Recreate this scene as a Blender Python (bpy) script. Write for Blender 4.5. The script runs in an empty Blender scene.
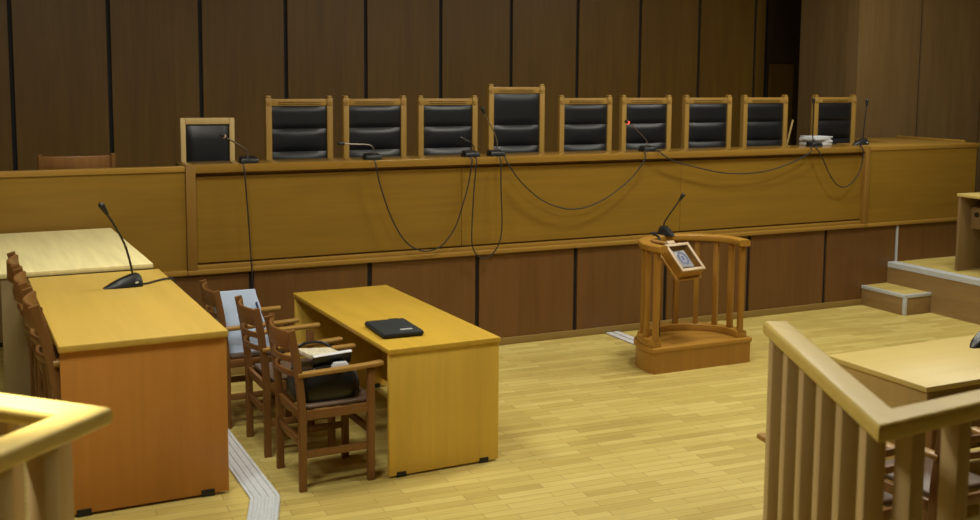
import bpy, bmesh, math, random
from mathutils import Vector, Matrix
random.seed(7)
S = bpy.context.scene
COL = S.collection
PI = math.pi
ZB = 1.604      # bench top
ZP = 0.79       # judges' platform
ZS = 0.41       # side platforms

# ------------------------------------------------------------------ materials
def mat_base(name):
    m = bpy.data.materials.new(name); m.use_nodes = True
    nt = m.node_tree
    return m, nt, nt.nodes['Principled BSDF']

def plain(name, col, rough=.5, metal=0., spec=.5, noise=0., nscale=40., bump=0.):
    m, nt, b = mat_base(name)
    b.inputs['Base Color'].default_value = (*col, 1)
    b.inputs['Roughness'].default_value = rough
    b.inputs['Metallic'].default_value = metal
    b.inputs['Specular IOR Level'].default_value = spec
    if noise or bump:
        tc = nt.nodes.new('ShaderNodeTexCoord'); nz = nt.nodes.new('ShaderNodeTexNoise')
        nz.inputs['Scale'].default_value = nscale; nz.inputs['Detail'].default_value = 4
        nt.links.new(tc.outputs['Object'], nz.inputs['Vector'])
        if noise:
            cr = nt.nodes.new('ShaderNodeValToRGB')
            cr.color_ramp.elements[0].position = .3; cr.color_ramp.elements[1].position = .7
            cr.color_ramp.elements[0].color = (*[c*(1-noise) for c in col], 1)
            cr.color_ramp.elements[1].color = (*[min(1, c*(1+noise)) for c in col], 1)
            nt.links.new(nz.outputs['Fac'], cr.inputs['Fac']); nt.links.new(cr.outputs['Color'], b.inputs['Base Color'])
        if bump:
            bp = nt.nodes.new('ShaderNodeBump'); bp.inputs['Strength'].default_value = bump; bp.inputs['Distance'].default_value = .004
            nt.links.new(nz.outputs['Fac'], bp.inputs['Height']); nt.links.new(bp.outputs['Normal'], b.inputs['Normal'])
    return m

def wood(name, col, grain='z', contrast=.22, rough=.42, fine=34., spec=.4, broad=2.2):
    """veneer: noise stretched along the grain, two scales, object coordinates with a per-object offset"""
    m, nt, b = mat_base(name)
    N, L = nt.nodes.new, nt.links.new
    tc = N('ShaderNodeTexCoord'); oi = N('ShaderNodeObjectInfo')
    off = N('ShaderNodeVectorMath'); off.operation = 'SCALE'
    off.inputs[0].default_value = (17.3, 11.1, 23.7); L(oi.outputs['Random'], off.inputs['Scale'])
    ad = N('ShaderNodeVectorMath'); ad.operation = 'ADD'
    L(tc.outputs['Object'], ad.inputs[0]); L(off.outputs['Vector'], ad.inputs[1])
    def layer(sc, st, det, dist):
        mp = N('ShaderNodeMapping')
        s = [sc, sc, sc]; s['xyz'.index(grain)] = st
        mp.inputs['Scale'].default_value = s
        L(ad.outputs['Vector'], mp.inputs['Vector'])
        nz = N('ShaderNodeTexNoise'); nz.inputs['Scale'].default_value = 1; nz.inputs['Detail'].default_value = det
        nz.inputs['Distortion'].default_value = dist; nz.inputs['Roughness'].default_value = .6
        L(mp.outputs['Vector'], nz.inputs['Vector'])
        return nz
    a = layer(fine, 1.2, 5, .4); c = layer(broad*2, .5, 3, .8)
    mx = N('ShaderNodeMix'); mx.data_type = 'FLOAT'; mx.inputs[0].default_value = .5
    L(a.outputs['Fac'], mx.inputs[2]); L(c.outputs['Fac'], mx.inputs[3])
    cr = N('ShaderNodeValToRGB'); e = cr.color_ramp.elements
    e[0].position = .32; e[1].position = .68
    e[0].color = (*[x*(1-contrast*k) for x, k in zip(col, (1, 1.15, 1.3))], 1)
    e[1].color = (*[min(1, x*(1+contrast)) for x in col], 1)
    L(mx.outputs[0], cr.inputs['Fac']); L(cr.outputs['Color'], b.inputs['Base Color'])
    b.inputs['Roughness'].default_value = rough; b.inputs['Specular IOR Level'].default_value = spec
    return m

def parquet(name):
    m, nt, b = mat_base(name)
    N, L = nt.nodes.new, nt.links.new
    tc = N('ShaderNodeTexCoord')
    mp = N('ShaderNodeMapping'); mp.inputs['Rotation'].default_value = (0, 0, math.radians(3)); L(tc.outputs['Object'], mp.inputs['Vector'])
    br = N('ShaderNodeTexBrick'); br.offset = .37; br.offset_frequency = 2; br.squash = 1
    br.inputs['Color1'].default_value = (0, 0, 0, 1); br.inputs['Color2'].default_value = (1, 1, 1, 1)
    br.inputs['Mortar'].default_value = (.1, .1, .1, 1)
    br.inputs['Scale'].default_value = 1; br.inputs['Mortar Size'].default_value = .0014
    br.inputs['Brick Width'].default_value = .46; br.inputs['Row Height'].default_value = .07
    L(mp.outputs['Vector'], br.inputs['Vector'])
    m2 = N('ShaderNodeMapping'); m2.inputs['Scale'].default_value = (2.2, 38, 1); L(mp.outputs['Vector'], m2.inputs['Vector'])
    nz = N('ShaderNodeTexNoise'); nz.inputs['Scale'].default_value = 1; nz.inputs['Detail'].default_value = 5; L(m2.outputs['Vector'], nz.inputs['Vector'])
    m3 = N('ShaderNodeTexNoise'); m3.inputs['Scale'].default_value = .9; m3.inputs['Detail'].default_value = 3; L(mp.outputs['Vector'], m3.inputs['Vector'])
    def mix(f, x, y):
        q = N('ShaderNodeMix'); q.data_type = 'FLOAT'; q.inputs[0].default_value = f; L(x, q.inputs[2]); L(y, q.inputs[3]); return q.outputs[0]
    v = mix(.55, br.outputs['Color'], nz.outputs['Fac']); v = mix(.4, v, m3.outputs['Fac'])
    cr = N('ShaderNodeValToRGB'); e = cr.color_ramp.elements
    e[0].position = .2; e[0].color = (.38, .275, .072, 1)
    e[1].position = .78; e[1].color = (.66, .55, .19, 1)
    k = cr.color_ramp.elements.new(.48); k.color = (.52, .41, .118, 1)
    L(v, cr.inputs['Fac'])
    mm = N('ShaderNodeMix'); mm.data_type = 'RGBA'; mm.inputs[7].default_value = (.22, .14, .045, 1)
    L(br.outputs['Fac'], mm.inputs[0]); L(cr.outputs['Color'], mm.inputs[6])
    sc = N('ShaderNodeTexNoise'); sc.inputs['Scale'].default_value = 2.6; sc.inputs['Detail'].default_value = 8; sc.inputs['Roughness'].default_value = .7; sc.inputs['Distortion'].default_value = 1.2
    L(mp.outputs['Vector'], sc.inputs['Vector'])
    sr = N('ShaderNodeValToRGB'); sr.color_ramp.elements[0].position = .62; sr.color_ramp.elements[0].color = (0, 0, 0, 1)
    sr.color_ramp.elements[1].position = .78; sr.color_ramp.elements[1].color = (.5, .5, .5, 1); L(sc.outputs['Fac'], sr.inputs['Fac'])
    ms = N('ShaderNodeMix'); ms.data_type = 'RGBA'; ms.inputs[7].default_value = (.3, .27, .14, 1)
    L(sr.outputs['Color'], ms.inputs[0]); L(mm.outputs[2], ms.inputs[6]); L(ms.outputs[2], b.inputs['Base Color'])
    b.inputs['Roughness'].default_value = .38; b.inputs['Specular IOR Level'].default_value = .45
    return m

M = {}
M['bench'] = wood('bench oak veneer', (0.23, 0.129, 0.015), 'x', .13, .4, 30)
M['bench_edge'] = wood('bench oak edging', (0.3, 0.17, 0.03), 'x', .12, .35, 30)
M['bench_top'] = wood('polished bench oak', (.27, .15, .026), 'x', .12, .16, 30, .5)
M['bench_post'] = wood('bench post oak', (0.225, 0.12, 0.022), 'z', .12, .4, 30)
M['wall'] = wood('dark wall veneer', (0.158, 0.083, 0.0125), 'z', .2, .45, 26)
M['plinth'] = wood('plinth veneer', (0.135, 0.063, 0.018), 'z', .16, .4, 26)
M['door'] = wood('door veneer', (.06, .033, .014), 'z', .15, .5, 26)
M['riser'] = wood('platform riser wood', (.26, .165, .065), 'y', .2, .45, 12)
M['return_wall'] = wood('return wall veneer', (0.165, 0.105, 0.042), 'z', .2, .45, 26)
M['joint'] = plain('black joint', (.006, .005, .004), .7)
M['base'] = wood('baseboard oak', (0.24, 0.155, 0.045), 'x', .15, .45, 26)
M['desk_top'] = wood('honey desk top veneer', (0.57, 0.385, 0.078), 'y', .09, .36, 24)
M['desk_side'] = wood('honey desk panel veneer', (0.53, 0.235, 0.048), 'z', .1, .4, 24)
M['pale_top'] = wood('lit ash top veneer', (0.74, 0.66, 0.34), 'y', .14, .45, 22)  # pale ash, raised so the overhead light on the top sits in the colour
M['ash_side_shaded'] = wood('shaded ash panel', (0.3, 0.23, 0.11), 'z', .12, .45, 22)  # same ash darkened: the panel's shade is put into the colour
M['table_top'] = wood('table top veneer', (0.58, 0.37, 0.047), 'y', .09, .34, 24)
M['table_side'] = wood('table panel veneer', (0.7, 0.47, 0.077), 'z', .11, .38, 20)
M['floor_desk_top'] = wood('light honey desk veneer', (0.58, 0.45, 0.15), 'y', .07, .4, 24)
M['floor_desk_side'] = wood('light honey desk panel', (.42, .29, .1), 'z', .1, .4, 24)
M['shaded_desk'] = wood('shaded desk veneer', (0.19, 0.12, 0.048), 'z', .15, .45, 24)  # desk wood darkened, the shade inside the desk put into the base colour
M['rail'] = wood('railing oak', (0.53, 0.395, 0.105), 'y', .1, .42, 22)
M['railpost'] = wood('shaded railing post oak', (0.44, 0.32, 0.15), 'z', .12, .4, 22)  # handrail oak made darker and greyer, the balusters' shade painted in
M['chair'] = wood('red brown chair wood', (0.19, 0.088, 0.026), 'z', .18, .36, 36)
M['chair_arm'] = wood('chair arm wood', (0.33, 0.185, 0.045), 'y', .15, .3, 30)
M['jchair'] = wood('gold oak chair wood', (0.36, 0.215, 0.05), 'z', .14, .36, 34)
M['pale_chair'] = wood('pale chair wood', (.52, .37, .15), 'z', .12, .42, 30)
M['witness'] = wood('witness stand wood', (0.34, 0.17, 0.028), 'z', .15, .36, 30)
M['witness_x'] = wood('witness stand wood flat', (0.36, 0.185, 0.03), 'x', .15, .34, 30)
M['case'] = wood('case wood', (0.46, 0.34, 0.21), 'x', .08, .4, 40)
M['leather'] = plain('black leather', (.009, .0105, .0125), .4, spec=.5, bump=.12, nscale=220)
M['brown_pad'] = plain('brown leather seat pad', (0.125, 0.08, 0.052), .42, noise=.15, nscale=30)
M['plastic'] = plain('black plastic', (.012, .013, .014), .38)
M['gloss'] = plain('glossy black bag leather', (.012, .012, .013), .3, bump=.5, nscale=14)
M['fabric'] = plain('black neoprene', (0.012, 0.016, 0.018), .75, noise=.15, nscale=200)
M['metal'] = plain('dark gooseneck metal', (.05, .05, .05), .35, .8)
M['chrome'] = plain('grey gooseneck metal', (.22, .2, .17), .35, .8)
M['alu'] = plain('grooved aluminium', (0.5, 0.53, 0.56), .42, .1, noise=.05)
M['cable'] = plain('black cable rubber', (.012, .011, .01), .6)
M['duct'] = plain('white cable duct', (.62, .63, .66), .5)
M['paper'] = plain('white paper', (0.5, 0.51, 0.54), .8, noise=.06, nscale=60)
M['cream'] = plain('cream paper', (.55, .5, .36), .8, noise=.25, nscale=50)
M['blue_bag'] = plain('pale blue plastic', (0.46, 0.57, 0.76), .45, noise=.06, nscale=9, bump=.8)
M['blue'] = plain('dark blue ink', (0.12, 0.16, 0.34), .6)
M['navy'] = plain('navy print', (.03, .04, .12), .5)
M['screw'] = plain('black foot plastic', (.008, .008, .008), .5)
M['white'] = plain('white print', (.6, .63, .6), .6)
M['pink'] = plain('pinkish case lining', (.4, .3, .26), .7)
M['ceil'] = plain('off white ceiling', (.62, .58, .5), .9)
M['roomwall'] = wood('room side veneer', (.2, .115, .045), 'z', .15, .5, 26)
M['parquet'] = parquet('oak strip parquet')
def glassmat():
    m, nt, b = mat_base('case glass')
    b.inputs['Base Color'].default_value = (1, 1, 1, 1); b.inputs['Roughness'].default_value = .03
    b.inputs['Transmission Weight'].default_value = 1; b.inputs['IOR'].default_value = 1.2
    return m
M['glass'] = glassmat()
def led(col, st):
    m, nt, b = mat_base('lit ring'); b.inputs['Base Color'].default_value = (*col, 1)
    b.inputs['Emission Color'].default_value = (*col, 1); b.inputs['Emission Strength'].default_value = st
    return m
M['led'] = led((1, .12, .07), 1.0)

# ------------------------------------------------------------------ builders
class B:
    def __init__(s): s.bm = bmesh.new(); s.mi = 0
    def _new(s, fn):
        t = bmesh.new(); fn(t)
        for f in t.faces: f.material_index = s.mi
        me = bpy.data.meshes.new('tmp'); t.to_mesh(me); t.free()
        s.bm.from_mesh(me); bpy.data.meshes.remove(me)
    def box(s, lo, hi, bev=0., rot=None, piv=None, seg=2):
        lo, hi = Vector(lo), Vector(hi); c = (lo+hi)/2; d = hi-lo
        def f(t):
            bmesh.ops.create_cube(t, size=1)
            for v in t.verts: v.co = Vector((v.co.x*d.x, v.co.y*d.y, v.co.z*d.z))
            if bev: bmesh.ops.bevel(t, geom=t.edges[:], offset=bev, segments=seg, affect='EDGES', profile=.5)
            for v in t.verts:
                v.co = v.co + c
                if rot is not None:
                    p = Vector(piv) if piv is not None else c
                    v.co = rot @ (v.co - p) + p
        s._new(f); return s
    def cyl(s, p0, p1, r0, r1=None, n=16):
        p0, p1 = Vector(p0), Vector(p1); r1 = r0 if r1 is None else r1
        q = (p1-p0).to_track_quat('Z', 'Y').to_matrix().to_4x4()
        mt = Matrix.Translation((p0+p1)/2) @ q
        s._new(lambda t: bmesh.ops.create_cone(t, cap_ends=True, segments=n, radius1=r0, radius2=r1, depth=(p1-p0).length, matrix=mt)); return s
    def ball(s, c, r, sc=(1, 1, 1), n=14):
        def f(t):
            bmesh.ops.create_uvsphere(t, u_segments=n, v_segments=max(6, n//2+2), radius=r)
            for v in t.verts: v.co = Vector((v.co.x*sc[0], v.co.y*sc[1], v.co.z*sc[2])) + Vector(c)
        s._new(f); return s
    def sweep(s, pts, prof, up=(0, 0, 1), closed=False):
        """profile [(a,b)] swept on a path: a along side = dir x up, b along up"""
        pts = [Vector(p) for p in pts]; up = Vector(up)
        def f(t):
            rings = []
            n = len(pts)
            for i, p in enumerate(pts):
                if closed: d0 = (p-pts[i-1]).normalized(); d1 = (pts[(i+1) % n]-p).normalized()
                else:
                    d0 = (p-pts[i-1]).normalized() if i else (pts[1]-p).normalized()
                    d1 = (pts[i+1]-p).normalized() if i < n-1 else d0
                d = (d0+d1).normalized()
                k = 1/max(.3, d.dot(d1))
                sd = d.cross(up).normalized(); u2 = sd.cross(d).normalized()
                rings.append([t.verts.new(p+sd*a*k+u2*b) for a, b in prof])
            m = len(prof)
            for i in range(n if closed else n-1):
                A, C = rings[i], rings[(i+1) % n]
                for j in range(m): t.faces.new((A[j], A[(j+1) % m], C[(j+1) % m], C[j]))
            if not closed:
                t.faces.new(rings[0][::-1]); t.faces.new(rings[-1])
            bmesh.ops.recalc_face_normals(t, faces=t.faces[:])
        s._new(f); return s
    def tube(s, pts, r, n=8, up=None):
        prof = [(r*math.cos(2*PI*i/n), r*math.sin(2*PI*i/n)) for i in range(n)]
        if up is None:
            d = Vector(pts[-1])-Vector(pts[0])
            up = (0, 1, 0) if abs(d.y) < .6*d.length else (1, 0, 0)
        return s.sweep(pts, prof, up)
    def prism(s, poly, z0, z1, bev=0.):
        def f(t):
            a = [t.verts.new((x, y, z0)) for x, y in poly]
            fc = t.faces.new(a); r = bmesh.ops.extrude_face_region(t, geom=[fc])
            for v in r['geom']:
                if isinstance(v, bmesh.types.BMVert): v.co.z = z1
            bmesh.ops.recalc_face_normals(t, faces=t.faces[:])
            if bev: bmesh.ops.bevel(t, geom=t.edges[:], offset=bev, segments=2, affect='EDGES', profile=.5)
        s._new(f); return s
    def hexa(s, lo4, hi4, bev=0.):
        """eight corners: bottom ring, top ring"""
        def f(t):
            a = [t.verts.new(p) for p in lo4]; b = [t.verts.new(p) for p in hi4]
            t.faces.new(a[::-1]); t.faces.new(b)
            for i in range(4): t.faces.new((a[i], a[(i+1) % 4], b[(i+1) % 4], b[i]))
            bmesh.ops.recalc_face_normals(t, faces=t.faces[:])
            if bev: bmesh.ops.bevel(t, geom=t.edges[:], offset=bev, segments=2, affect='EDGES', profile=.5)
        s._new(f); return s
    def obj(s, name, mats, parent=None, smooth=True, loc=None):
        if loc is not None:
            for v in s.bm.verts: v.co -= Vector(loc)
        me = bpy.data.meshes.new(name); s.bm.to_mesh(me); s.bm.free()
        for m in (mats if isinstance(mats, (list, tuple)) else [mats]): me.materials.append(M[m] if isinstance(m, str) else m)
        o = bpy.data.objects.new(name, me); COL.objects.link(o)
        if smooth:
            me.shade_smooth()
            try: me.set_sharp_from_angle(angle=math.radians(38))
            except Exception: pass
        if parent is not None: o.parent = parent
        elif loc is not None: o.location = loc
        return o

def thing(name, label, cat, loc=(0, 0, 0), rz=0., group=None):
    o = bpy.data.objects.new(name, None); COL.objects.link(o)
    o.empty_display_size = .1
    o.location = loc; o.rotation_euler = (0, 0, rz)
    return tag(o, label, cat, group)
def tag(o, label, cat, group=None):
    o['label'] = label; o['category'] = cat
    if group: o['group'] = group
    return o
def struct(o): o['kind'] = 'structure'; return o
def dup(root, loc, rz, label, group=None):
    r = root.copy(); COL.objects.link(r); r.location = loc; r.rotation_euler = (0, 0, rz); r['label'] = label
    if group: r['group'] = group
    for ch in list(root.children):
        c = ch.copy(); COL.objects.link(c); c.parent = r
        for g in list(ch.children):
            d = g.copy(); COL.objects.link(d); d.parent = c
    return r
def smoothpath(pts, k=5):
    P = [Vector(p) for p in pts]; P = [2*P[0]-P[1]]+P+[2*P[-1]-P[-2]]; out = []
    for i in range(1, len(P)-2):
        for j in range(k):
            t = j/k
            a, b, c, d = P[i-1], P[i], P[i+1], P[i+2]
            out.append(.5*((2*b)+(c-a)*t+(2*a-5*b+4*c-d)*t*t+(3*b-a-3*c+d)*t**3))
    out.append(P[-2]); return out
def rrect(w, h, r, n=3):
    out = []
    for cx, cy, a in ((w/2-r, h/2-r, 0), (-w/2+r, h/2-r, 90), (-w/2+r, -h/2+r, 180), (w/2-r, -h/2+r, 270)):
        for i in range(n+1):
            t = math.radians(a+90*i/n); out.append((cx+r*math.cos(t), cy+r*math.sin(t)))
    return out

# ------------------------------------------------------------------ the room
CEIL = 4.4
struct(B().box((-2.6, -3.2, -.1), (12.2, 11.5, 0)).obj('floor', 'parquet', smooth=False))
struct(B().box((-2.6, -3.2, CEIL), (12.2, 11.5, CEIL+.1)).obj('ceiling', 'ceil', smooth=False))
def panelled(name, x0, pitch, n, y, z0, z1, gap, mats, skip=(), depth=.03, xs=None):
    b = B(); b.mi = 1
    b.box((x0, y+depth*.75, z0), (x0+pitch*n, y+.12, z1)); b.mi = 0
    for i in range(n):
        if i in skip: continue
        b.box((x0+i*pitch+gap/2, y, z0), (x0+(i+1)*pitch-gap/2, y+depth, z1))
    return struct(b.obj(name, mats, smooth=False))
YW = 11.4
DW = .884
# back wall: joints at .5 + n*.884
panelled('wall_back', .50-4*DW, DW, 17, YW, ZP, CEIL, .042, ['wall', 'joint'])
# right return: block standing forward of the back wall, its end faces the bench
b = B(); b.mi = 1
b.box((9.2, 9.43, 0), (12.2, 10.35, CEIL)); b.mi = 0
b.box((9.16, 9.441, 0), (9.2, 10.35, CEIL))
xs = [9.16, 10.13, 11.16, 12.2]
for i in range(3): b.box((xs[i]+(.021 if i else 0), 9.40, 0), (xs[i+1]-.021, 9.44, CEIL))
struct(b.obj('wall_right_return', ['return_wall', 'joint'], smooth=False))
struct(B().box((10.75, 10.35, ZP), (10.85, 11.5, CEIL)).obj('wall_recess', 'wall', smooth=False))
struct(B().box((-2.7, -3.2, 0), (-2.6, 11.5, CEIL)).obj('wall_left', 'roomwall', smooth=False))
struct(B().box((12.2, -3.2, 0), (12.3, 11.5, CEIL)).obj('wall_right', 'roomwall', smooth=False))
struct(B().box((-2.6, -3.3, 0), (12.2, -3.2, CEIL)).obj('wall_front', 'roomwall', smooth=False))
# dark door in the back wall at the right
d = struct(B().box((9.50, YW-.02, ZP), (9.53, YW-.001, CEIL-.3)).box((10.07, YW-.02, ZP), (10.10, YW-.001, CEIL-.3))
           .box((9.53, YW-.02, CEIL-.33), (10.07, YW-.001, CEIL-.3)).obj('door_1', 'joint', smooth=False))
B().box((9.53, YW-.012, ZP), (10.07, YW-.001, CEIL-.33)).obj('door_leaf', 'door', d, smooth=False)
B().box((9.55, YW-.016, ZP), (9.99, YW-.013, 2.47)).obj('lower_frame', 'joint', d, smooth=False)
B().box((9.565, YW-.026, ZP), (9.975, YW-.0165, 2.455)).obj('lower_panel', 'wall', d, smooth=False)

# judges' platform: plinth panelled below the bench
b = B(); b.mi = 1
b.box((-2.6, 8.215, 0), (12.2, YW+.1, ZP)); b.mi = 0
PD = .949; PX = 2.925
for i in range(-6, 10):
    x0, x1 = PX+i*PD+.02, PX+(i+1)*PD-.02
    b.box((max(x0, -2.6), 8.195, .0), (min(x1, 12.2), 8.22, ZP))
struct(b.obj('floor_judges_platform', ['plinth', 'joint'], smooth=False))
struct(B().box((1.24, 8.178, 0), (8.18, 8.195, .062), .004).obj('baseboard_back', 'base'))
# metal strip over one plinth joint beside the right platform
struct(B().box((PX+6*PD-.01, 8.186, ZS), (PX+6*PD+.01, 8.215, ZP-.005)).obj('trim_1', 'alu', smooth=False))

# side platforms and the public gallery
gal = [(-2.6, 8.195), (1.23, 8.195), (1.23, 4.65), (1.153, 4.40), (.93, 3.7), (2.2, 3.0), (2.62, 3.26), (2.82, 3.22),
       (2.36, 2.28), (3.9, 2.46), (8.51, 2.46), (12.2, 2.46), (12.2, -3.2), (-2.6, -3.2)]
def platform(name, poly):
    b = B(); b.mi = 1; b.prism(poly, .001, ZS-.012); b.mi = 0; b.prism(poly, ZS-.012, ZS)
    return struct(b.obj(name, ['parquet', 'riser'], smooth=False))
platform('floor_left_platform', gal)
platform('floor_right_platform', [(8.51, 2.47), (12.2, 2.47), (12.2, 8.195), (8.51, 8.195)])
# grooved aluminium nosings
def nosing(name, pts, w, side):
    n = 4; prof = []
    a0 = 0
    top = [(-w, -.03), (-w, .008)]
    for i in range(n):
        x = -w + w*(i+.0)/n; top += [(x+w*.1/n, .008), (x+w*.2/n, .004), (x+w*.5/n, .004), (x+w*.6/n, .008)]
    top += [(0, .008), (.004, .004), (.004, -.045), (0, -.045), (0, -.0)]
    top = [(-w, 0.0005), (-w, .008)]+top[2:-2]+[(.0005, -.045), (.0005, .0005)]
    return struct(B().sweep([(x, y, ZS) for x, y in pts], [(side*p, q) for p, q in top]).obj(name, 'alu', smooth=False))
nosing('trim_2', [(1.23, 8.19), (1.23, 4.65), (1.153, 4.40), (.93, 3.7)], .125, -1)
nosing('trim_3', [(8.51, 8.19), (8.51, 2.5)], .09, 1)

# step block in front of the right platform
st = thing('step', 'low wooden step with metal edging against the right platform', 'step', (8.33, 7.9, 0))
B().box((8.165, 7.625, 0), (8.508, 8.192, .195), .004).obj('riser_block', 'riser', st, loc=(8.33, 7.9, 0))
B().box((8.19, 7.65, .195), (8.508, 8.192, .199)).obj('tread', 'parquet', st, loc=(8.33, 7.9, 0), smooth=False)
B().box((8.158, 7.618, .17), (8.19, 8.192, .203), .003).box((8.1905, 7.618, .17), (8.508, 7.65, .203), .003)\
   .box((8.158, 7.618, .0), (8.19, 7.65, .17), .003).obj('edging', 'alu', st, loc=(8.33, 7.9, 0))

# ------------------------------------------------------------------ the bench
BL = (4.83, 8.4, ZP)
be = thing('judges_bench', 'long oak judges bench with panelled front, in front of the black leather chairs', 'bench', BL)
def bp(b, name, mat, **k): return b.obj(name, mat, be, loc=BL, **k)
X0, X1 = 1.572, 8.13
bp(B().box((1.501, 8.18, 1.547), (8.19, 8.58, ZB), .006), 'countertop', 'bench_top')
bp(B().box((1.56, 8.27, 1.44), (8.14, 8.70, 1.47), .004), 'worktop', 'bench_edge')
xj = [X0, 3.742, 5.938, X1]
for i in range(3):
    bp(B().box((xj[i]+(.002 if i else 0), 8.225, .873), (xj[i+1]-(.002 if i < 2 else 0), 8.25, 1.517)), 'front_panel', 'bench', smooth=False)
bp(B().box((X0, 8.245, 1.512), (X1, 8.27, 1.547)).box((X0, 8.245, .855), (X1, 8.27, .878)), 'shadow_gap', 'bench_post', smooth=False)
bp(B().box((X0, 8.205, .822), (X1, 8.25, .857), .004), 'bottom_rail', 'bench_edge')
bp(B().box((1.501, 8.165, .792), (8.19, 8.25, .826), .005), 'base_molding', 'bench_edge')
for x0, x1 in ((1.501, 1.572), (8.13, 8.19)):
    bp(B().box((x0, 8.172, .826), (x1, 8.26, 1.529 if 0 else 1.606), .005), 'post', 'bench_post')
bp(B().box((1.51, 8.265, .80), (1.54, 8.42, 1.547)), 'end_panel', 'bench', smooth=False)
bp(B().box((8.15, 8.265, .8), (8.18, 8.56, 1.547)), 'end_panel', 'bench', smooth=False)

WL = (-.5, 8.2, ZP)
w = thing('bench_wing', 'plain oak front screen left of the judges bench, before the small wooden armchair', 'screen', WL, group='wings of the judges bench')
B().box((-2.58, 8.19, .83), (1.498, 8.235, 1.56)).obj('front_panel', 'bench', w, loc=WL, smooth=False)
B().box((-2.58, 8.178, 1.56), (1.498, 8.25, ZB-.002), .005).obj('top_rail', 'bench_edge', w, loc=WL)
B().box((-2.58, 8.168, .792), (1.498, 8.235, .83), .005).obj('base_molding', 'bench_edge', w, loc=WL)
WL = (8.9, 8.5, ZP)
w = thing('bench_wing', 'oak box counter closing the right end of the judges bench, against the wall', 'counter', WL, group='wings of the judges bench')
B().box((8.2, 8.185, .83), (9.70, 8.225, 1.555)).obj('front_panel', 'bench', w, loc=WL, smooth=False)
B().prism([(8.195, 8.178), (9.73, 8.178), (9.73, 9.36), (9.02, 9.36), (9.02, 8.66), (8.195, 8.66)], 1.557, ZB, .005).obj('countertop', 'bench_edge', w, loc=WL)
B().box((8.195, 8.168, .792), (9.73, 8.225, .828), .005).obj('base_molding', 'bench_edge', w, loc=WL)
B().box((9.66, 8.228, .80), (9.715, 9.36, 1.555)).obj('end_panel', 'bench', w, loc=WL, smooth=False)
B().box((9.705, 8.36, ZB+.001), (9.73, 9.3, ZB+.022), .003).obj('back_ledge', 'bench_edge', w, loc=WL)

# ------------------------------------------------------------------ judges' chairs (face -Y, back plane at local y=0, origin on the platform)
def cushion(b, x0, x1, z0, z1, y, t, puff):
    nx, nz = 10, 8
    def f(tm):
        g = []
        for j in range(nz+1):
            r = []
            for i in range(nx+1):
                u, v = i/nx, j/nz
                e = (1-(2*u-1)**6)*(1-(2*v-1)**6)
                r.append(tm.verts.new((x0+(x1-x0)*u, y-t*e**.5-puff*math.sin(PI*u)**.5*math.sin(PI*min(1, v*1.0))**.7*e if e > 0 else y, z0+(z1-z0)*v)))
            g.append(r)
        for j in range(nz):
            for i in range(nx): tm.faces.new((g[j][i], g[j][i+1], g[j+1][i+1], g[j+1][i]))
        k = bmesh.ops.extrude_face_region(tm, geom=tm.faces[:])
        for v in k['geom']:
            if isinstance(v, bmesh.types.BMVert): v.co.y = y+.012
        bmesh.ops.recalc_face_normals(tm, faces=tm.faces[:])
    b._new(f); return b
def judge_chair(h, wd, first_seam, label, loc, group):
    t = thing('judge_chair', label, 'chair', loc, 0, group)
    hw = wd/2; pw = .052
    for s in (-1, 1):
        b = B(); x = s*(hw-pw/2)
        b.box((x-pw/2, 0, 0), (x+pw/2, .065, h-.02), .006)
        b.box((x-pw/2+.005, .003, h-.022), (x+pw/2-.005, .062, h), .008)
        p = b.obj('post', 'jchair', t)
        B().cyl((x, .002, h-.065), (x, -.008, h-.065), .024, .02, 20).cyl((x, -.007, h-.065), (x, -.012, h-.065), .009, .006, 12).obj('rosette', 'jchair', p)
    zt = h-.028
    b = B().box((-hw+pw, .008, zt-.06), (hw-pw, .055, zt), .005)
    b.box((-hw+pw+.06, -.003, zt-.042), (hw-pw-.06, .01, zt-.034), .003).box((-hw+pw+.06, -.003, zt-.026), (hw-pw-.06, .01, zt-.018), .003)
    b.obj('top_rail', 'jchair', t)
    ix = hw-pw-.001; zc = zt-.063
    B().box((-ix-.003, .02, .42), (ix+.003, .05, zc)).obj('back_board', 'leather', t, smooth=False)
    zs = [zc, zc-first_seam, zc-first_seam-.195, zc-first_seam-.42]
    for k in range(3):
        cushion(B(), -ix, ix, zs[k+1]+.002, zs[k]-.002, .018, .018, (.002, .012, .016)[k]).obj('back_cushion', 'leather', t)
    B().box((-ix, -.46, .40), (ix, .0, .50), .03, seg=3).obj('seat', 'leather', t)
    B().box((-hw+.02, -.48, .34), (hw-.02, .0, .40), .005).obj('seat_frame', 'jchair', t)
    for s in (-1, 1):
        x = s*(hw-pw/2)
        B().box((x-.03, -.47, 0), (x+.03, -.41, .62), .005).obj('front_leg', 'jchair', t)
        B().box((x-.035, -.49, .62), (x+.035, .0, .66), .012).obj('armrest', 'jchair', t)
    return t
JY = 9.2
GJ = 'judges chairs behind the bench'
cx = [2.66, 3.345, 4.05, 4.755, 5.51, 6.215, 6.97, 7.715, 8.68]
names = ['black leather judge chair nearest the small square-backed armchair', 'second judge chair from the left end of the row, behind a drooping microphone',
         'judge chair with black back directly left of the tall president chair', 'tallest judge chair, its black back rising above the row, at the middle of the bench',
         'judge chair with black back directly right of the tall president chair', 'judge chair behind the microphone with the red lit ring',
         'judge chair third from the right end of the row, above the witness stand', 'judge chair last before the gap and the pile of papers',
         'judge chair behind the pile of papers, alone at the row end']
base = judge_chair(1.305, .59, .191, names[0], (cx[0], JY, ZP), GJ)
for i in (1, 2, 4, 5, 6, 7, 8): dup(base, (cx[i], JY, ZP), 0, names[i], GJ)
judge_chair(1.41, .59, .293, names[3], (cx[3], JY, ZP), GJ)

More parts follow.
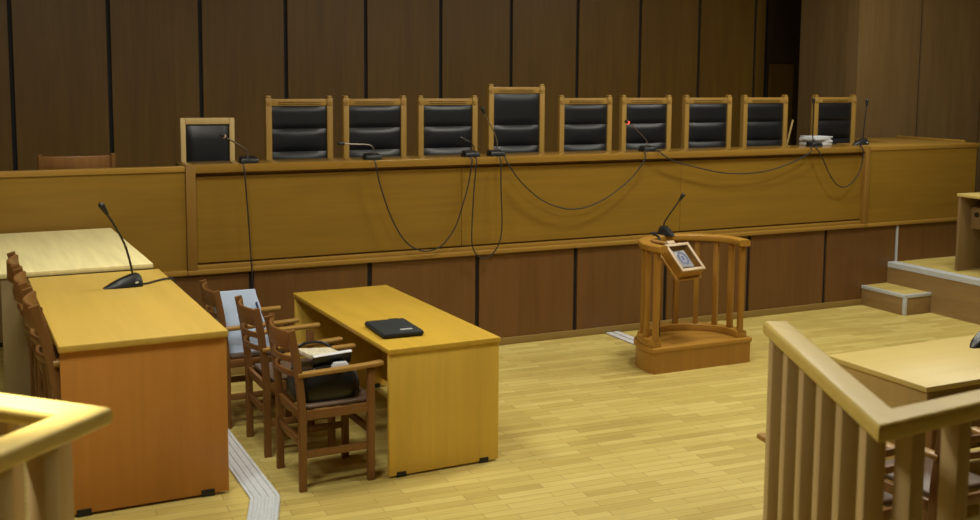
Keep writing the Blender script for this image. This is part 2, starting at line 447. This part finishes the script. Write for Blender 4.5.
# small pale-framed chair at the left end of the bench
t = thing('square_back_chair', 'pale wood chair with square black back pad at the left end of the bench', 'chair', (1.815, 8.90, ZP), math.radians(-3))
for s in (-1, 1):
    B().box((s*.192-.02, 0, 0), (s*.192+.02, .05, 1.135), .004).obj('post', 'pale_chair', t)
    B().box((s*.185-.025, -.40, 0), (s*.185+.025, -.35, .42), .004).obj('front_leg', 'pale_chair', t)
B().box((-.172, 0, 1.085), (.172, .05, 1.135), .003).obj('top_rail', 'pale_chair', t)
cushion(B(), -.171, .171, .60, 1.082, .02, .028, .012).obj('back_cushion', 'leather', t)
B().box((-.19, -.40, .42), (.19, -.002, .5), .02).obj('seat', 'leather', t)

# ------------------------------------------------------------------ slat-back armchair (faces -Y, origin on the floor under the seat centre)
def slat_chair(label, loc, rz, group, wd=.45, name='slat_back_chair', lean=.06):
    t = thing(name, label, 'chair', loc, rz, group)
    hw = wd/2; yb = .2; yf = -.2
    for s in (-1, 1):
        x = s*(hw-.018)
        P = [(x, yb, 0), (x, yb, .42), (x, yb+lean*.13, .55), (x, yb+lean*.5, .74), (x, yb+lean, .905)]
        b = B().sweep(P, rrect(.031, .043, .006), (0, 1, 0))
        b.obj('rear_leg', 'chair', t)
        B().box((x-.018, yf-.02, 0), (x+.018, yf+.022, .645), .005).obj('front_leg', 'chair', t)
        A = smoothpath([(x, yb+.025, .655), (x+s*.012, yb-.15, .662), (x+s*.014, yf+.05, .668), (x+s*.004, yf-.065, .672)], 4)
        B().sweep(A, rrect(.052, .026, .009)).obj('armrest', 'chair_arm', t)
        B().box((x-.011, yf+.02, .185), (x+.011, yb-.02, .225), .003).obj('side_stretcher', 'chair', t)
        B().box((x-.014, yf+.02, .40), (x+.014, yb-.02, .45), .003).obj('side_rail', 'chair', t)
    def slat(z, hh, bow, yo):
        n = 12; pts = []
        for i in range(n+1):
            u = -1+2*i/n
            pts.append(((hw-.03)*u, yb+yo+bow*(1-u*u), z))
        return B().sweep(pts, rrect(.018, hh, .006))
    slat(.845, .10, .05, lean*.7).obj('top_slat', 'chair', t)
    slat(.735, .032, .055, lean*.4).obj('back_slat', 'chair', t)
    slat(.655, .032, .055, lean*.2).obj('back_slat', 'chair', t)
    B().box((-hw+.03, yf-.012, .40), (hw-.03, yf+.016, .45), .003).obj('seat_rail', 'chair', t)
    B().box((-hw+.03, yb-.012, .40), (hw-.03, yb+.012, .45), .003).obj('seat_rail', 'chair', t)
    B().box((-hw+.03, yf-.01, .27), (hw-.03, yf+.012, .31), .003).obj('cross_stretcher', 'chair', t)
    B().box((-hw+.03, yb-.011, .25), (hw-.03, yb+.011, .29), .003).obj('cross_stretcher', 'chair', t)
    B().box((-hw+.035, yf-.035, .447), (hw-.035, yb-.025, .474), .012, seg=3).obj('seat', 'brown_pad', t)
    return t
GC = 'brown slat-back armchairs'
F = PI/2
base = slat_chair('brown slat-back armchair carrying the black handbag, beside the table', (1.83, 5.90, 0), F+math.radians(2), GC)
dup(base, (1.80, 6.52, 0), F+math.radians(1), 'empty brown slat-back armchair between the handbag chair and the blue bag chair', GC)
dup(base, (1.705, 7.14, 0), F, 'brown slat-back armchair carrying the pale blue carrier bag', GC)
LX = .555
base2 = slat_chair('slat-back armchair pushed under the raised honey desk, nearest the corner railing', (LX, 5.066, ZS), F, GC, lean=.095)
dup(base2, (LX-.012, 5.62, ZS), F, 'slat-back armchair pushed under the raised honey desk, middle of the three', GC)
dup(base2, (LX-.02, 6.165, ZS), F, 'slat-back armchair pushed under the raised honey desk, next to the pale desk', GC)
dup(base, (3.43, 3.53, 0), PI, 'brown armchair behind the slanting railing arm, one arm end poking out past its post', GC)
dup(base, (3.97, 3.50, 0), PI, 'brown armchair seen between the balusters of the railing, just left of the floor desk', GC)
# armchair behind the left screen
slat_chair('wide wooden armchair whose curved top shows over the left bench screen', (.775, 8.62, ZP), PI, None, .53, 'wooden_armchair')

# ------------------------------------------------------------------ desks and tables
def desk(name, label, cat, loc, rz, L, W, H, top, side, th=.028, group=None, inset=.012, feet=True, modesty='x'):
    """origin at the near-left corner on the floor; L along local +y, W along local +x; open on the -x side, modesty board on the +x side"""
    t = thing(name, label, cat, loc, rz, group)
    B().box((0, 0, H-th), (W, L, H), .003).obj('desktop', top, t)
    for y0 in (inset, L-inset-.03):
        p = B().box((.006, y0, .012), (W-.006, y0+.03, H-th), .002).obj('side_panel', side, t)
        if feet:
            for x in (.05, W-.13):
                B().box((x, y0-.004, 0), (x+.06, y0+.034, .032), .003).obj('foot', 'screw', p)
    xm = W-.06 if modesty == 'x' else .3
    B().box((xm, inset+.03, .07 if modesty == 'x' else .38), (xm+.02, L-inset-.03, H-th-.002)).obj('modesty_board', side, t, smooth=False)
    return t
ta = .0235
desk('lawyers_table', 'long honey veneer table on the parquet with a black laptop sleeve on it', 'table', (2.128, 5.65, 0), ta, 1.796, .707, .75, 'table_top', 'table_side')
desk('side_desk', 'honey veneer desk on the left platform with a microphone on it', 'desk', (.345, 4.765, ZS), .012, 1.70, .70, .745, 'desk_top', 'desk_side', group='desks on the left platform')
desk('side_desk', 'pale ash desk on the left platform against the bench screen', 'desk', (.182, 6.476, ZS), .02, 1.635, .815, .775, 'pale_top', 'ash_side_shaded', group='desks on the left platform')
# desk on the floor at the right: same kind, long side toward the railing
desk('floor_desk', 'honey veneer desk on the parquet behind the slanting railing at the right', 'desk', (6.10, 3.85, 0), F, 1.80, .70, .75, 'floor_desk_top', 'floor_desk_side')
# desk on the right platform
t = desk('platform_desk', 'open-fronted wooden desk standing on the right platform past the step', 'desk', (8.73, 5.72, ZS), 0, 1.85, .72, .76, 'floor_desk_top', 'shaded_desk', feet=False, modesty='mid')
B().box((.135, 1.45, .42), (.32, 1.79, .63), .003).obj('cable_box', 'shaded_desk', t)
B().cyl((.1352, 1.72, .56), (.128, 1.72, .56), .026, .025, 16).obj('cable_hole', 'screw', t)

# ------------------------------------------------------------------ railings on the gallery edge
def railing(label, pts, posts, loc, zt=1.38, w=.10, closed=False, pw=.058):
    t = thing('railing', label, 'railing', loc, 0, 'oak railings at the gallery edge')
    P = [Vector((x, y, zt-.027)) for x, y in pts]
    B().sweep(P, rrect(w, .054, .018, 4)).obj('handrail', 'rail', t, loc=loc)
    for (x, y, a) in posts:
        B().box((x-pw/2, y-pw/2, ZS), (x+pw/2, y+pw/2, zt-.045), .004, rot=Matrix.Rotation(a, 3, 'Z')).obj('baluster', 'railpost', t, loc=loc)
    return t
def along(p, q, ds, a=None):
    p, q = Vector(p), Vector(q); d = (q-p).normalized(); an = math.atan2(d.y, d.x)
    return [(*(p+d*s), an) for s in ds]
A0, A1, A2 = (2.715, 3.140), (2.215, 2.115), (3.9, 2.25)
ps = along(A0, A1, [.04, .24, .44, .64, .84, 1.05]) + along(A1, A2, [.105, .30, .495, .69, .885, 1.08, 1.275, 1.47])
railing('oak railing with a slanting arm and square balusters, in front of the floor desk', [A0, A1, A2], ps, (2.215, 2.115, ZS))
C0, C1, C2 = (-.60, 3.98), (.282, 3.062), (-.62, 2.19)
ps = along(C1, C0, [.10, .27, .44, .61, .78, .95, 1.12]) + along(C1, C2, [.16, .32, .48, .64, .8, .96, 1.12])
railing('oak railing with a pointed corner in front of the raised honey desk', [C0, C1, C2], ps, (.28, 3.06, ZS))

# ------------------------------------------------------------------ witness stand
WX, WY = 5.217, 6.986
WLOC = (WX, WY, 0)
ws = thing('witness_stand', 'half-round wooden witness stand with balustrade on the parquet floor', 'witness stand', WLOC)
def arc(rx, ry, a0=-16, a1=196, n=34, x=WX, y=WY):
    return [(x+rx*math.cos(math.radians(a0+(a1-a0)*i/n)), y+ry*math.sin(math.radians(a0+(a1-a0)*i/n))) for i in range(n+1)]
def wp(b, name, mat, **k): return b.obj(name, mat, ws, loc=WLOC, **k)
wp(B().prism(arc(.475, .44), 0, .165), 'base', 'witness')
wp(B().prism(arc(.491, .456), .165, .20, .006), 'base_top', 'witness_x')
RX = 5.188
wp(B().sweep([(x, y, .228) for x, y in arc(.415, .383, -12, 192, x=RX+.015, y=6.975)], rrect(.085, .056, .006)), 'curb', 'witness_x')
wp(B().sweep([(x, y, .975) for x, y in arc(.410, .376, -20, 200, 40, x=RX, y=6.972)], rrect(.09, .05, .012)), 'handrail', 'witness_x')
for a in (-10, 10, 31, 54, 78, 103, 127, 150, 171, 190):
    (x, y) = arc(.412, .378, a, a, 1, x=RX+.006, y=6.974)[0]
    wp(B().box((x-.02, y-.02, .255), (x+.02, y+.02, .952), .004, rot=Matrix.Rotation(math.radians(a), 3, 'Z')), 'baluster', 'witness')
wp(B().tube([(4.93, 7.25, .985), (4.98, 7.2, .975), (5.04, 7.14, .965)], .012), 'support_arm', 'witness')

# tilted display case with a book under glass
CL = Vector((5.09, 7.01, .84)); tilt = math.radians(42)
Rt = Matrix.Rotation(math.radians(9), 3, 'Z') @ Matrix.Rotation(tilt, 3, 'X') @ Matrix.Scale(1.16, 3)
def case_part(b, name, mat, par, **k):
    for v in b.bm.verts: v.co = Rt @ v.co
    return b.obj(name, mat, par, **k)
dc = thing('display_case', 'tilted glass-topped wooden book case hung inside the witness stand', 'case', CL)
case_part(B().box((-.118, -.13, -.045), (.118, .12, -.027), .003), 'back_board', 'witness_x', dc)
case_part(B().box((-.105, -.115, -.027), (-.09, .115, .04)).box((.09, -.115, -.027), (.105, .115, .04)).box((-.09, -.115, -.027), (.09, -.10, .04)).box((-.09, .10, -.027), (.09, .115, .04)), 'box_side', 'witness_x', dc, smooth=False)
case_part(B().box((-.108, -.118, .04), (-.086, .118, .05), .002).box((.086, -.118, .04), (.108, .118, .05), .002).box((-.086, -.118, .04), (.086, -.096, .05), .002).box((-.086, .096, .04), (.086, .118, .05), .002), 'lid_frame', 'case', dc)
case_part(B().box((-.0855, -.0955, .0425), (.0855, .0955, .0445)), 'glass', 'glass', dc, smooth=False)
case_part(B().box((-.089, -.099, -.0118), (.089, .099, -.0095)), 'lining', 'pink', dc, smooth=False)
case_part(B().box((-.07, .122, -.0), (-.0, .15, .045), .004), 'hanger_block', 'case', dc)
bk = thing('book', 'white book with a blue oval emblem inside the tilted glass case', 'book', CL)
case_part(B().box((-.07, -.075, -.009), (.045, .065, .03), .003), 'cover', 'paper', bk)
pts = [(-.008+.032*math.cos(t*PI/12), .0+.046*math.sin(t*PI/12), .0315) for t in range(24)]
b = B().sweep([Vector(p) for p in pts], rrect(.012, .003, .001, 1), closed=True)
for k in range(12):
    a = k*PI/6; b.box((-.008+.04*math.cos(a)-.004, .055*math.sin(a)-.004, .0295), (-.008+.04*math.cos(a)+.004, .055*math.sin(a)+.004, .0318))
b.box((-.02, -.018, .0295), (.004, .02, .0315), .001)
case_part(b, 'emblem', 'blue', bk, smooth=False)

# ------------------------------------------------------------------ microphones
def gooseneck(b, pts, r): return b.tube(smoothpath(pts, 6), r, 8)
def bench_mic(label, loc, neck, rz=0., ring=None, neckmat='chrome', cable=None):
    """neck: points relative to the base; last point is the head"""
    t = thing('desk_microphone', label, 'microphone', loc, rz, 'gooseneck microphones on the judges bench')
    B().hexa([(-.068, -.05, 0), (.068, -.05, 0), (.068, .055, 0), (-.068, .055, 0)], [(-.063, -.043, .036), (.063, -.043, .036), (.058, .048, .052), (-.058, .048, .052)], .006).obj('base', 'plastic', t)
    neck = [Vector(p) for p in neck]
    gooseneck(B(), neck, .0055).obj('gooseneck', neckmat, t)
    d = (neck[-1]-neck[-2]).normalized()
    h = B().cyl(neck[-1]-d*.01, neck[-1]+d*.035, .012, .015, 14).ball(neck[-1]+d*.035, .015).obj('head', 'plastic', t)
    if ring: B().cyl(neck[-1]+d*.004, neck[-1]+d*.016, .0165, .0165, 14).obj('indicator_ring', ring, h)
    return t
mz = ZB+.001
bench_mic('bench microphone in front of the small square-backed chair, head bent over to the left', (1.995, 8.30, mz), [(0, .02, .04), (-.005, .02, .085), (-.05, .0, .125), (-.13, -.04, .17), (-.19, -.07, .205)], ring='pink')
bench_mic('bench microphone with its neck bent flat to the left, before the second judge chair', (2.985, 8.29, mz), [(.02, .02, .04), (.02, .02, .08), (-.02, .01, .115), (-.13, -.02, .125), (-.26, -.05, .135)])
bench_mic('bench microphone with a short dark neck, left neighbour of the tallest chair microphone', (3.85, 8.29, mz), [(.04, .02, .04), (.04, .02, .08), (.0, .01, .12), (-.06, 0, .145)], neckmat='metal')
bench_mic('bench microphone with a tall neck in front of the tallest judge chair', (4.09, 8.30, mz), [(.02, .02, .04), (.02, .02, .12), (-.03, .0, .22), (-.10, -.02, .32), (-.13, -.03, .37)])
bench_mic('bench microphone with a red lit ring below its head', (5.645, 8.34, mz), [(.0, .02, .04), (-.0, .02, .09), (-.07, .0, .15), (-.18, -.04, .225), (-.25, -.06, .26)], ring='led')
bench_mic('bench microphone with an upright neck, in front of the pile of papers', (7.60, 8.33, mz), [(.0, .02, .04), (-.01, .02, .15), (-.015, .01, .30), (-.03, .0, .43)], neckmat='metal')

def wedge_mic(label, loc, rz, neck, L=.19):
    t = thing('wedge_microphone', label, 'microphone', loc, rz, 'wedge-based gooseneck microphones')
    # wedge: low nose at -x, tall blunt back at +x
    sec = [(-.105, .012, .006), (-.07, .028, .022), (-.02, .042, .042), (.04, .05, .06), (.075, .052, .066), (.088, .048, .05)]
    b = B()
    def f(tm):
        rings = []
        for x, hw, h in sec:
            rings.append([tm.verts.new(p) for p in ((x, -hw, 0), (x, hw, 0), (x, hw*.9, h*.55), (x, hw*.5, h), (x, -hw*.5, h), (x, -hw*.9, h*.55))])
        for i in range(len(rings)-1):
            for j in range(6): tm.faces.new((rings[i][j], rings[i][(j+1) % 6], rings[i+1][(j+1) % 6], rings[i+1][j]))
        tm.faces.new(rings[0][::-1]); tm.faces.new(rings[-1])
        bmesh.ops.recalc_face_normals(tm, faces=tm.faces[:])
    b._new(f); bo = b.obj('base', 'plastic', t)
    B().box((.045, -.054, .02), (.062, -.046, .028)).obj('badge', 'white', bo, smooth=False)
    neck = [Vector(p) for p in neck]
    gooseneck(B(), neck, .006).obj('gooseneck', 'metal', t)
    d = (neck[-1]-neck[-2]).normalized()
    B().cyl(neck[-1]-d*.01, neck[-1]+d*.045, .010, .017, 14).ball(neck[-1]+d*.045, .017).obj('head', 'plastic', t)
    return t
wedge_mic('black wedge-based microphone with a tall leaning neck on the honey desk', (.765, 5.99, ZS+.746), math.radians(12), [(.05, 0, .06), (.04, 0, .12), (.01, .0, .23), (-.045, .0, .34), (-.08, .0, .40)])
wedge_mic('black wedge-based microphone on the handrail of the witness stand', (5.17, 7.325, 1.001), math.radians(82), [(.05, .01, .06), (.045, .005, .1), (.03, -.035, .17), (.01, -.085, .25), (.0, -.105, .285)], .16)
t = wedge_mic('black wedge-based microphone on the right floor desk, cut by the picture edge', (5.27, 4.36, .751), math.radians(20), [(.05, 0, .06), (.06, 0, .12), (.09, 0, .25), (.12, 0, .36)])

t = wedge_mic('wedge-based microphone with an upright neck at the right end of the bench', (8.26, 8.40, mz), math.radians(8), [(.05, 0, .06), (.055, 0, .15), (.07, 0, .3), (.085, 0, .40)])
t['group'] = 'gooseneck microphones on the judges bench'
# cables
def cable(label, pts, r=.0055):
    P = smoothpath(pts, 5); L0 = P[0]
    return tag(B().tube(P, r, 8).obj('microphone_cable', 'cable', loc=L0), label, 'cable', 'black microphone cables')
def front(pts, y=8.135, s=None, e=None):
    out = [(x, y, z) for x, z in pts]
    if s: out = [(s[0], s[1], ZB+.009), (out[0][0], 8.165, ZB+.010)]+out[1:]
    if e: out = out[:-1]+[(out[-1][0], 8.165, ZB+.010), (e[0], e[1], ZB+.009)]
    return out
cable('black cable hanging straight down the bench front from the microphone at the small chair', front([(1.921, 1.603), (1.922, 1.56), (1.933, 1.415), (1.951, 1.113), (1.968, .769), (1.98, .5), (1.985, .2), (1.99, .02)], s=(1.95, 8.23)))
cable('black cable looping deep across the bench front between the two bent microphones', front([(2.96, 1.612), (2.958, 1.57), (2.994, 1.413), (3.078, 1.171), (3.179, .988), (3.283, .893), (3.396, .861), (3.528, .902), (3.644, 1.044), (3.723, 1.263), (3.768, 1.426), (3.79, 1.57), (3.796, 1.589)], s=(2.97, 8.22), e=(3.82, 8.22)))
cable('black cable hanging in the lowest, narrow loop below the tallest chair', front([(3.835, 1.605), (3.825, 1.57), (3.804, 1.342), (3.788, 1.053), (3.789, .903), (3.826, .809), (3.899, .77), (3.982, .807), (4.047, .913), (4.064, 1.08), (4.052, 1.332), (4.047, 1.56), (4.05, 1.583)], y=8.12, s=(3.86, 8.22), e=(4.06, 8.23)))
cable('black cable in the wide shallow loop between the tall chair and the red-ringed microphone', front([(4.105, 1.598), (4.115, 1.56), (4.239, 1.401), (4.431, 1.241), (4.627, 1.159), (4.776, 1.139), (4.946, 1.166), (5.148, 1.254), (5.352, 1.397), (5.48, 1.55), (5.50, 1.57)], s=(4.115, 8.23), e=(5.60, 8.27)))
cable('black cable sagging gently between the red-ringed microphone and the pile of papers', front([(5.65, 1.60), (5.69, 1.575), (5.807, 1.52), (6.029, 1.465), (6.312, 1.406), (6.601, 1.387), (6.895, 1.41), (7.194, 1.487), (7.38, 1.57), (7.41, 1.588)], s=(5.67, 8.27), e=(7.56, 8.27)))
cable('black cable in the small rounded loop at the right end of the bench front', front([(7.474, 1.596), (7.49, 1.56), (7.542, 1.487), (7.625, 1.349), (7.72, 1.247), (7.825, 1.214), (7.926, 1.26), (8.012, 1.356), (8.045, 1.474), (8.05, 1.56), (8.05, 1.583)], s=(7.64, 8.27), e=(8.22, 8.35)))
zd = ZS+.752
cable('short black cable trailing from the wedge microphone over the honey desk edge', [(.86, 6.00, zd), (.89, 6.01, zd), (.94, 6.06, zd), (.98, 6.09, zd), (1.015, 6.10, zd), (1.043, 6.10, zd-.012), (1.05, 6.10, zd-.1), (1.05, 6.10, zd-.4), (1.05, 6.11, ZS+.01)])
cable('black cable hanging from the witness stand microphone down to its base', [(5.13, 7.415, 1.009), (5.09, 7.43, 1.009), (5.06, 7.39, 1.009), (5.045, 7.285, 1.008), (5.045, 7.25, .98), (5.04, 7.235, .9), (5.03, 7.22, .6), (5.02, 7.215, .4), (5.03, 7.2, .208)], .008)

# white floor ducts running from the plinth to the witness stand
for x0, lab in ((5.13, 'white cable duct by the witness stand, the one nearer to the long table'), (5.205, 'white cable duct by the witness stand, the one farther from the long table')):
    tag(B().box((x0, 7.44 if x0 < 5.2 else 7.47, 0), (x0+.06, 8.172, .014), .005).obj('cable_duct', 'duct', loc=(x0, 7.8, 0)), lab, 'cable duct', 'floor cable ducts')

# ------------------------------------------------------------------ loose things
# documents piled on the bench
dl = ['white document lying lowest in the pile on the bench', 'white document second from the bottom of the bench pile', 'white document third from the bottom of the bench pile', 'white document lying on top of the bench pile']
for k, (dx, dy, a, h) in enumerate(((0, 0, .05, .030), (.015, .01, -.12, .024), (-.02, -.01, .2, .022), (.02, .015, -.05, .012))):
    z = ZB+.001+(0, .0305, .055, .0775)[k]
    tag(B().box((-.125, -.1, 0), (.125, .1, h), .004, rot=Matrix.Rotation(a, 3, 'Z'), piv=(0, 0, 0)).obj('document', 'paper'), dl[k], 'document', 'documents piled on the bench').location = (7.77+dx, 8.50+dy, z)
# pale rod behind the bench
tag(B().cyl((7.95, 9.375, ZP), (8.235, 9.375, 1.82), .012, .010).obj('wooden_rod', 'pale_chair', loc=(7.95, 9.375, ZP)), 'thin pale rod leaning behind the bench in the gap of the chair row', 'rod')
# laptop sleeve
LS = (2.315, 6.065, .751)
t = thing('laptop_sleeve', 'black zipped laptop sleeve lying on the long table', 'laptop sleeve', LS, math.radians(-2))
b = B().box((-.128, -.18, 0), (.128, .18, .036), .015, seg=3); b.obj('pouch', 'fabric', t)
B().box((-.1295, -.1815, .016), (.1295, .1815, .02), .001).obj('zipper', 'plastic', t)
B().box((.03, .177, .02), (.09, .192, .034), .004).obj('pull_tab', 'plastic', t)
b = B()
for k in range(7):
    x = .0+k*.0105
    b.box((x, -.135, .0355), (x+.0028, -.108, .0368)); b.box((x+.0065, -.135, .0355), (x+.0093, -.108, .0368))
    if k % 2 == 0: b.box((x+.0028, -.1112, .0355), (x+.0065, -.108, .0368))
    if k % 3 != 1: b.box((x+.0028, -.1235, .0355), (x+.0065, -.1205, .0368))
    if k % 3 != 0: b.box((x+.0028, -.135, .0355), (x+.0065, -.132, .0368))
b.obj('logo', 'white', t, smooth=False)

# handbag with papers on the near chair
HB = (1.815, 5.90, .475)
t = thing('handbag', 'black leather handbag stuffed with papers on the armchair beside the table', 'bag', HB)
def blob(w, d, h, top, seed, nx=12, nz=8):
    rnd = random.Random(seed); b = B()
    def f(tm):
        bmesh.ops.create_cube(tm, size=1); bmesh.ops.subdivide_edges(tm, edges=tm.edges[:], cuts=7, use_grid_fill=True)
        for v in tm.verts:
            x, y, z = v.co*2
            k = (abs(x)**4+abs(y)**4)**.25
            r = 1/max(1e-3, k) if k > 1 else 1
            sag = 1+.10*(1-z*z)
            tp = 1-(1-top)*(z+1)/2
            x2, y2 = x*r*sag*tp, y*r*sag*tp
            n = .012*math.sin(9*x+seed)+.01*math.sin(11*z+5*y)
            v.co = Vector((x2*w/2*(1+n), y2*d/2*(1+n), (z+1)/2*h*(1+n*2 if z > -.9 else 1)))
    b._new(f); return b
blob(.37, .31, .165, .84, 1).obj('bag_body', 'gloss', t)
for y0, hz in ((-.125, .185), (.125, .265)):
    P = [(-.13, y0, .13), (-.125, y0, hz-.04), (-.06, y0*1.05, hz), (.04, y0*1.05, hz-.004), (.10, y0, hz-.05), (.115, y0, .13)]
    B().sweep(smoothpath(P, 5), rrect(.016, .02, .006), (0, 1, 0)).obj('handle', 'gloss', t)
B().sweep(smoothpath([(.155, .02, .12), (.19, .0, .11), (.20, -.04, .06), (.19, -.06, .002)], 5), rrect(.02, .006, .002), (0, 1, 0)).obj('strap', 'gloss', t)
tag(B().box((-.11, -.085, 0), (.11, .085, .028), .006, rot=Matrix.Rotation(.12, 3, 'Y') @ Matrix.Rotation(.2, 3, 'Z'), piv=(0, 0, 0)).obj('newspaper', 'cream'), 'folded cream newspaper stuffed in the top of the black handbag', 'newspaper').location = (1.81, 5.91, .69)
t = thing('folder', 'dark folder with a silver edge standing in the black handbag', 'folder', (1.83, 5.795, .668))
R2 = Matrix.Rotation(math.radians(28), 3, 'X') @ Matrix.Rotation(math.radians(-4), 3, 'Y')
B().box((-.10, -.01, 0), (.12, .006, .075), .003, rot=R2, piv=(0, 0, 0)).obj('cover', 'plastic', t)
B().box((-.10, -.012, .075), (.12, .008, .08), .001, rot=R2, piv=(0, 0, 0)).obj('edge', 'duct', t)
tag(blob(.10, .05, .035, .7, 5).obj('tissue', 'paper'), 'crumpled white tissue lying on the black handbag', 'tissue').location = (1.87, 5.735, .655)

# pale blue carrier bag on the third chair
CB = (1.665, 7.13, .475)
t = thing('carrier_bag', 'pale blue plastic carrier bag standing on an armchair by the platform edge', 'bag', CB)
b = B()
def carrier(tm):
    W, D, Hh, n = .31, .25, .385, 10
    rings = []
    for j in range(n+1):
        v = j/n
        d = W*(1-.08*v); w = D*(1-.86*v**1.2)
        lean = -.075*v
        ring = []
        m = 24
        for i in range(m):
            a = 2*PI*i/m
            c, s2 = math.cos(a), math.sin(a)
            x = math.copysign(abs(c)**.35, c)*d/2; y = math.copysign(abs(s2)**.35, s2)*w/2
            wr = .006*math.sin(5*a+7*v*3)*v*(1-v)*4
            ring.append(tm.verts.new((x+lean+wr+.01, y, v*Hh-.0*y)))
        rings.append(ring)
    for j in range(n):
        for i in range(24): tm.faces.new((rings[j][i], rings[j][(i+1) % 24], rings[j+1][(i+1) % 24], rings[j+1][i]))
    tm.faces.new(rings[0][::-1]); tm.faces.new(rings[-1])
    bmesh.ops.recalc_face_normals(tm, faces=tm.faces[:])
b._new(carrier); b.obj('bag_body', 'blue_bag', t)
B().box((-.15, -.027, .345), (.0, -.0175, .357), .004).obj('handle_slot', 'plastic', t)
B().sweep([(.07, -.055, .31), (.108, -.098, .14)], rrect(.014, .006, .002), (0, 1, 0)).obj('stripe', 'navy', t)

# ------------------------------------------------------------------ light
LAMPS = ((1.2, 6.1, 80), (5.2, 6.5, 95), (7.8, 6.0, 70), (-.1, 3.7, 85), (4.2, 4.3, 60), (8.3, 7.7, 45))
def area(loc, sx, sy, e, col=(1, .965, .84), rot=(0, 0, 0)):
    l = bpy.data.lights.new('ceiling_lamp', 'AREA'); l.shape = 'RECTANGLE'; l.size = sx; l.size_y = sy; l.energy = e; l.color = col
    o = bpy.data.objects.new('ceiling_lamp', l); COL.objects.link(o); o.location = loc; o.rotation_euler = rot
    return o
for x, y, e in LAMPS:
    area((x, y, CEIL-.05), .9, .5, e*.95)
l = bpy.data.lights.new('ceiling_spot', 'SPOT'); l.energy = 2600; l.color = (1, .95, .8); l.spot_size = math.radians(15); l.spot_blend = .8; l.shadow_soft_size = .06
o = bpy.data.objects.new('ceiling_spot', l); COL.objects.link(o); o.location = (-.5, 3.9, CEIL-.1)
o.rotation_euler = (Vector((.03, 3.28, 1.38))-o.location).to_track_quat('-Z', 'Y').to_euler()
w = bpy.data.worlds.new('World'); S.world = w; w.use_nodes = True
w.node_tree.nodes['Background'].inputs[0].default_value = (1, .9, .75, 1); w.node_tree.nodes['Background'].inputs[1].default_value = .02

# ------------------------------------------------------------------ camera
cd = bpy.data.cameras.new('camera'); cam = bpy.data.objects.new('camera', cd); COL.objects.link(cam)
f, pitch, yaw, roll = 1099.42, .10702, .45277, .007148
cp, sp = math.cos(pitch), math.sin(pitch)
fw = Vector((math.sin(yaw)*cp, math.cos(yaw)*cp, -sp)); r0 = Vector((math.cos(yaw), -math.sin(yaw), 0)); u0 = r0.cross(fw)
r = r0*math.cos(roll)+u0*math.sin(roll); u = -r0*math.sin(roll)+u0*math.cos(roll)
mt = Matrix((r, u, -fw)).transposed().to_4x4(); mt.translation = (0, 0, 2.2809)
cam.matrix_world = mt
cd.sensor_width = 36; cd.lens = f/980*36; cd.shift_y = -(260-193.3)/980
cd.clip_start = .05; cd.clip_end = 60
cd.dof.use_dof = True; cd.dof.focus_distance = 7.2; cd.dof.aperture_fstop = 2.8
S.camera = cam
vs = S.view_settings; vs.view_transform = 'Standard'; vs.look = 'None'; vs.exposure = 0; vs.gamma = 1
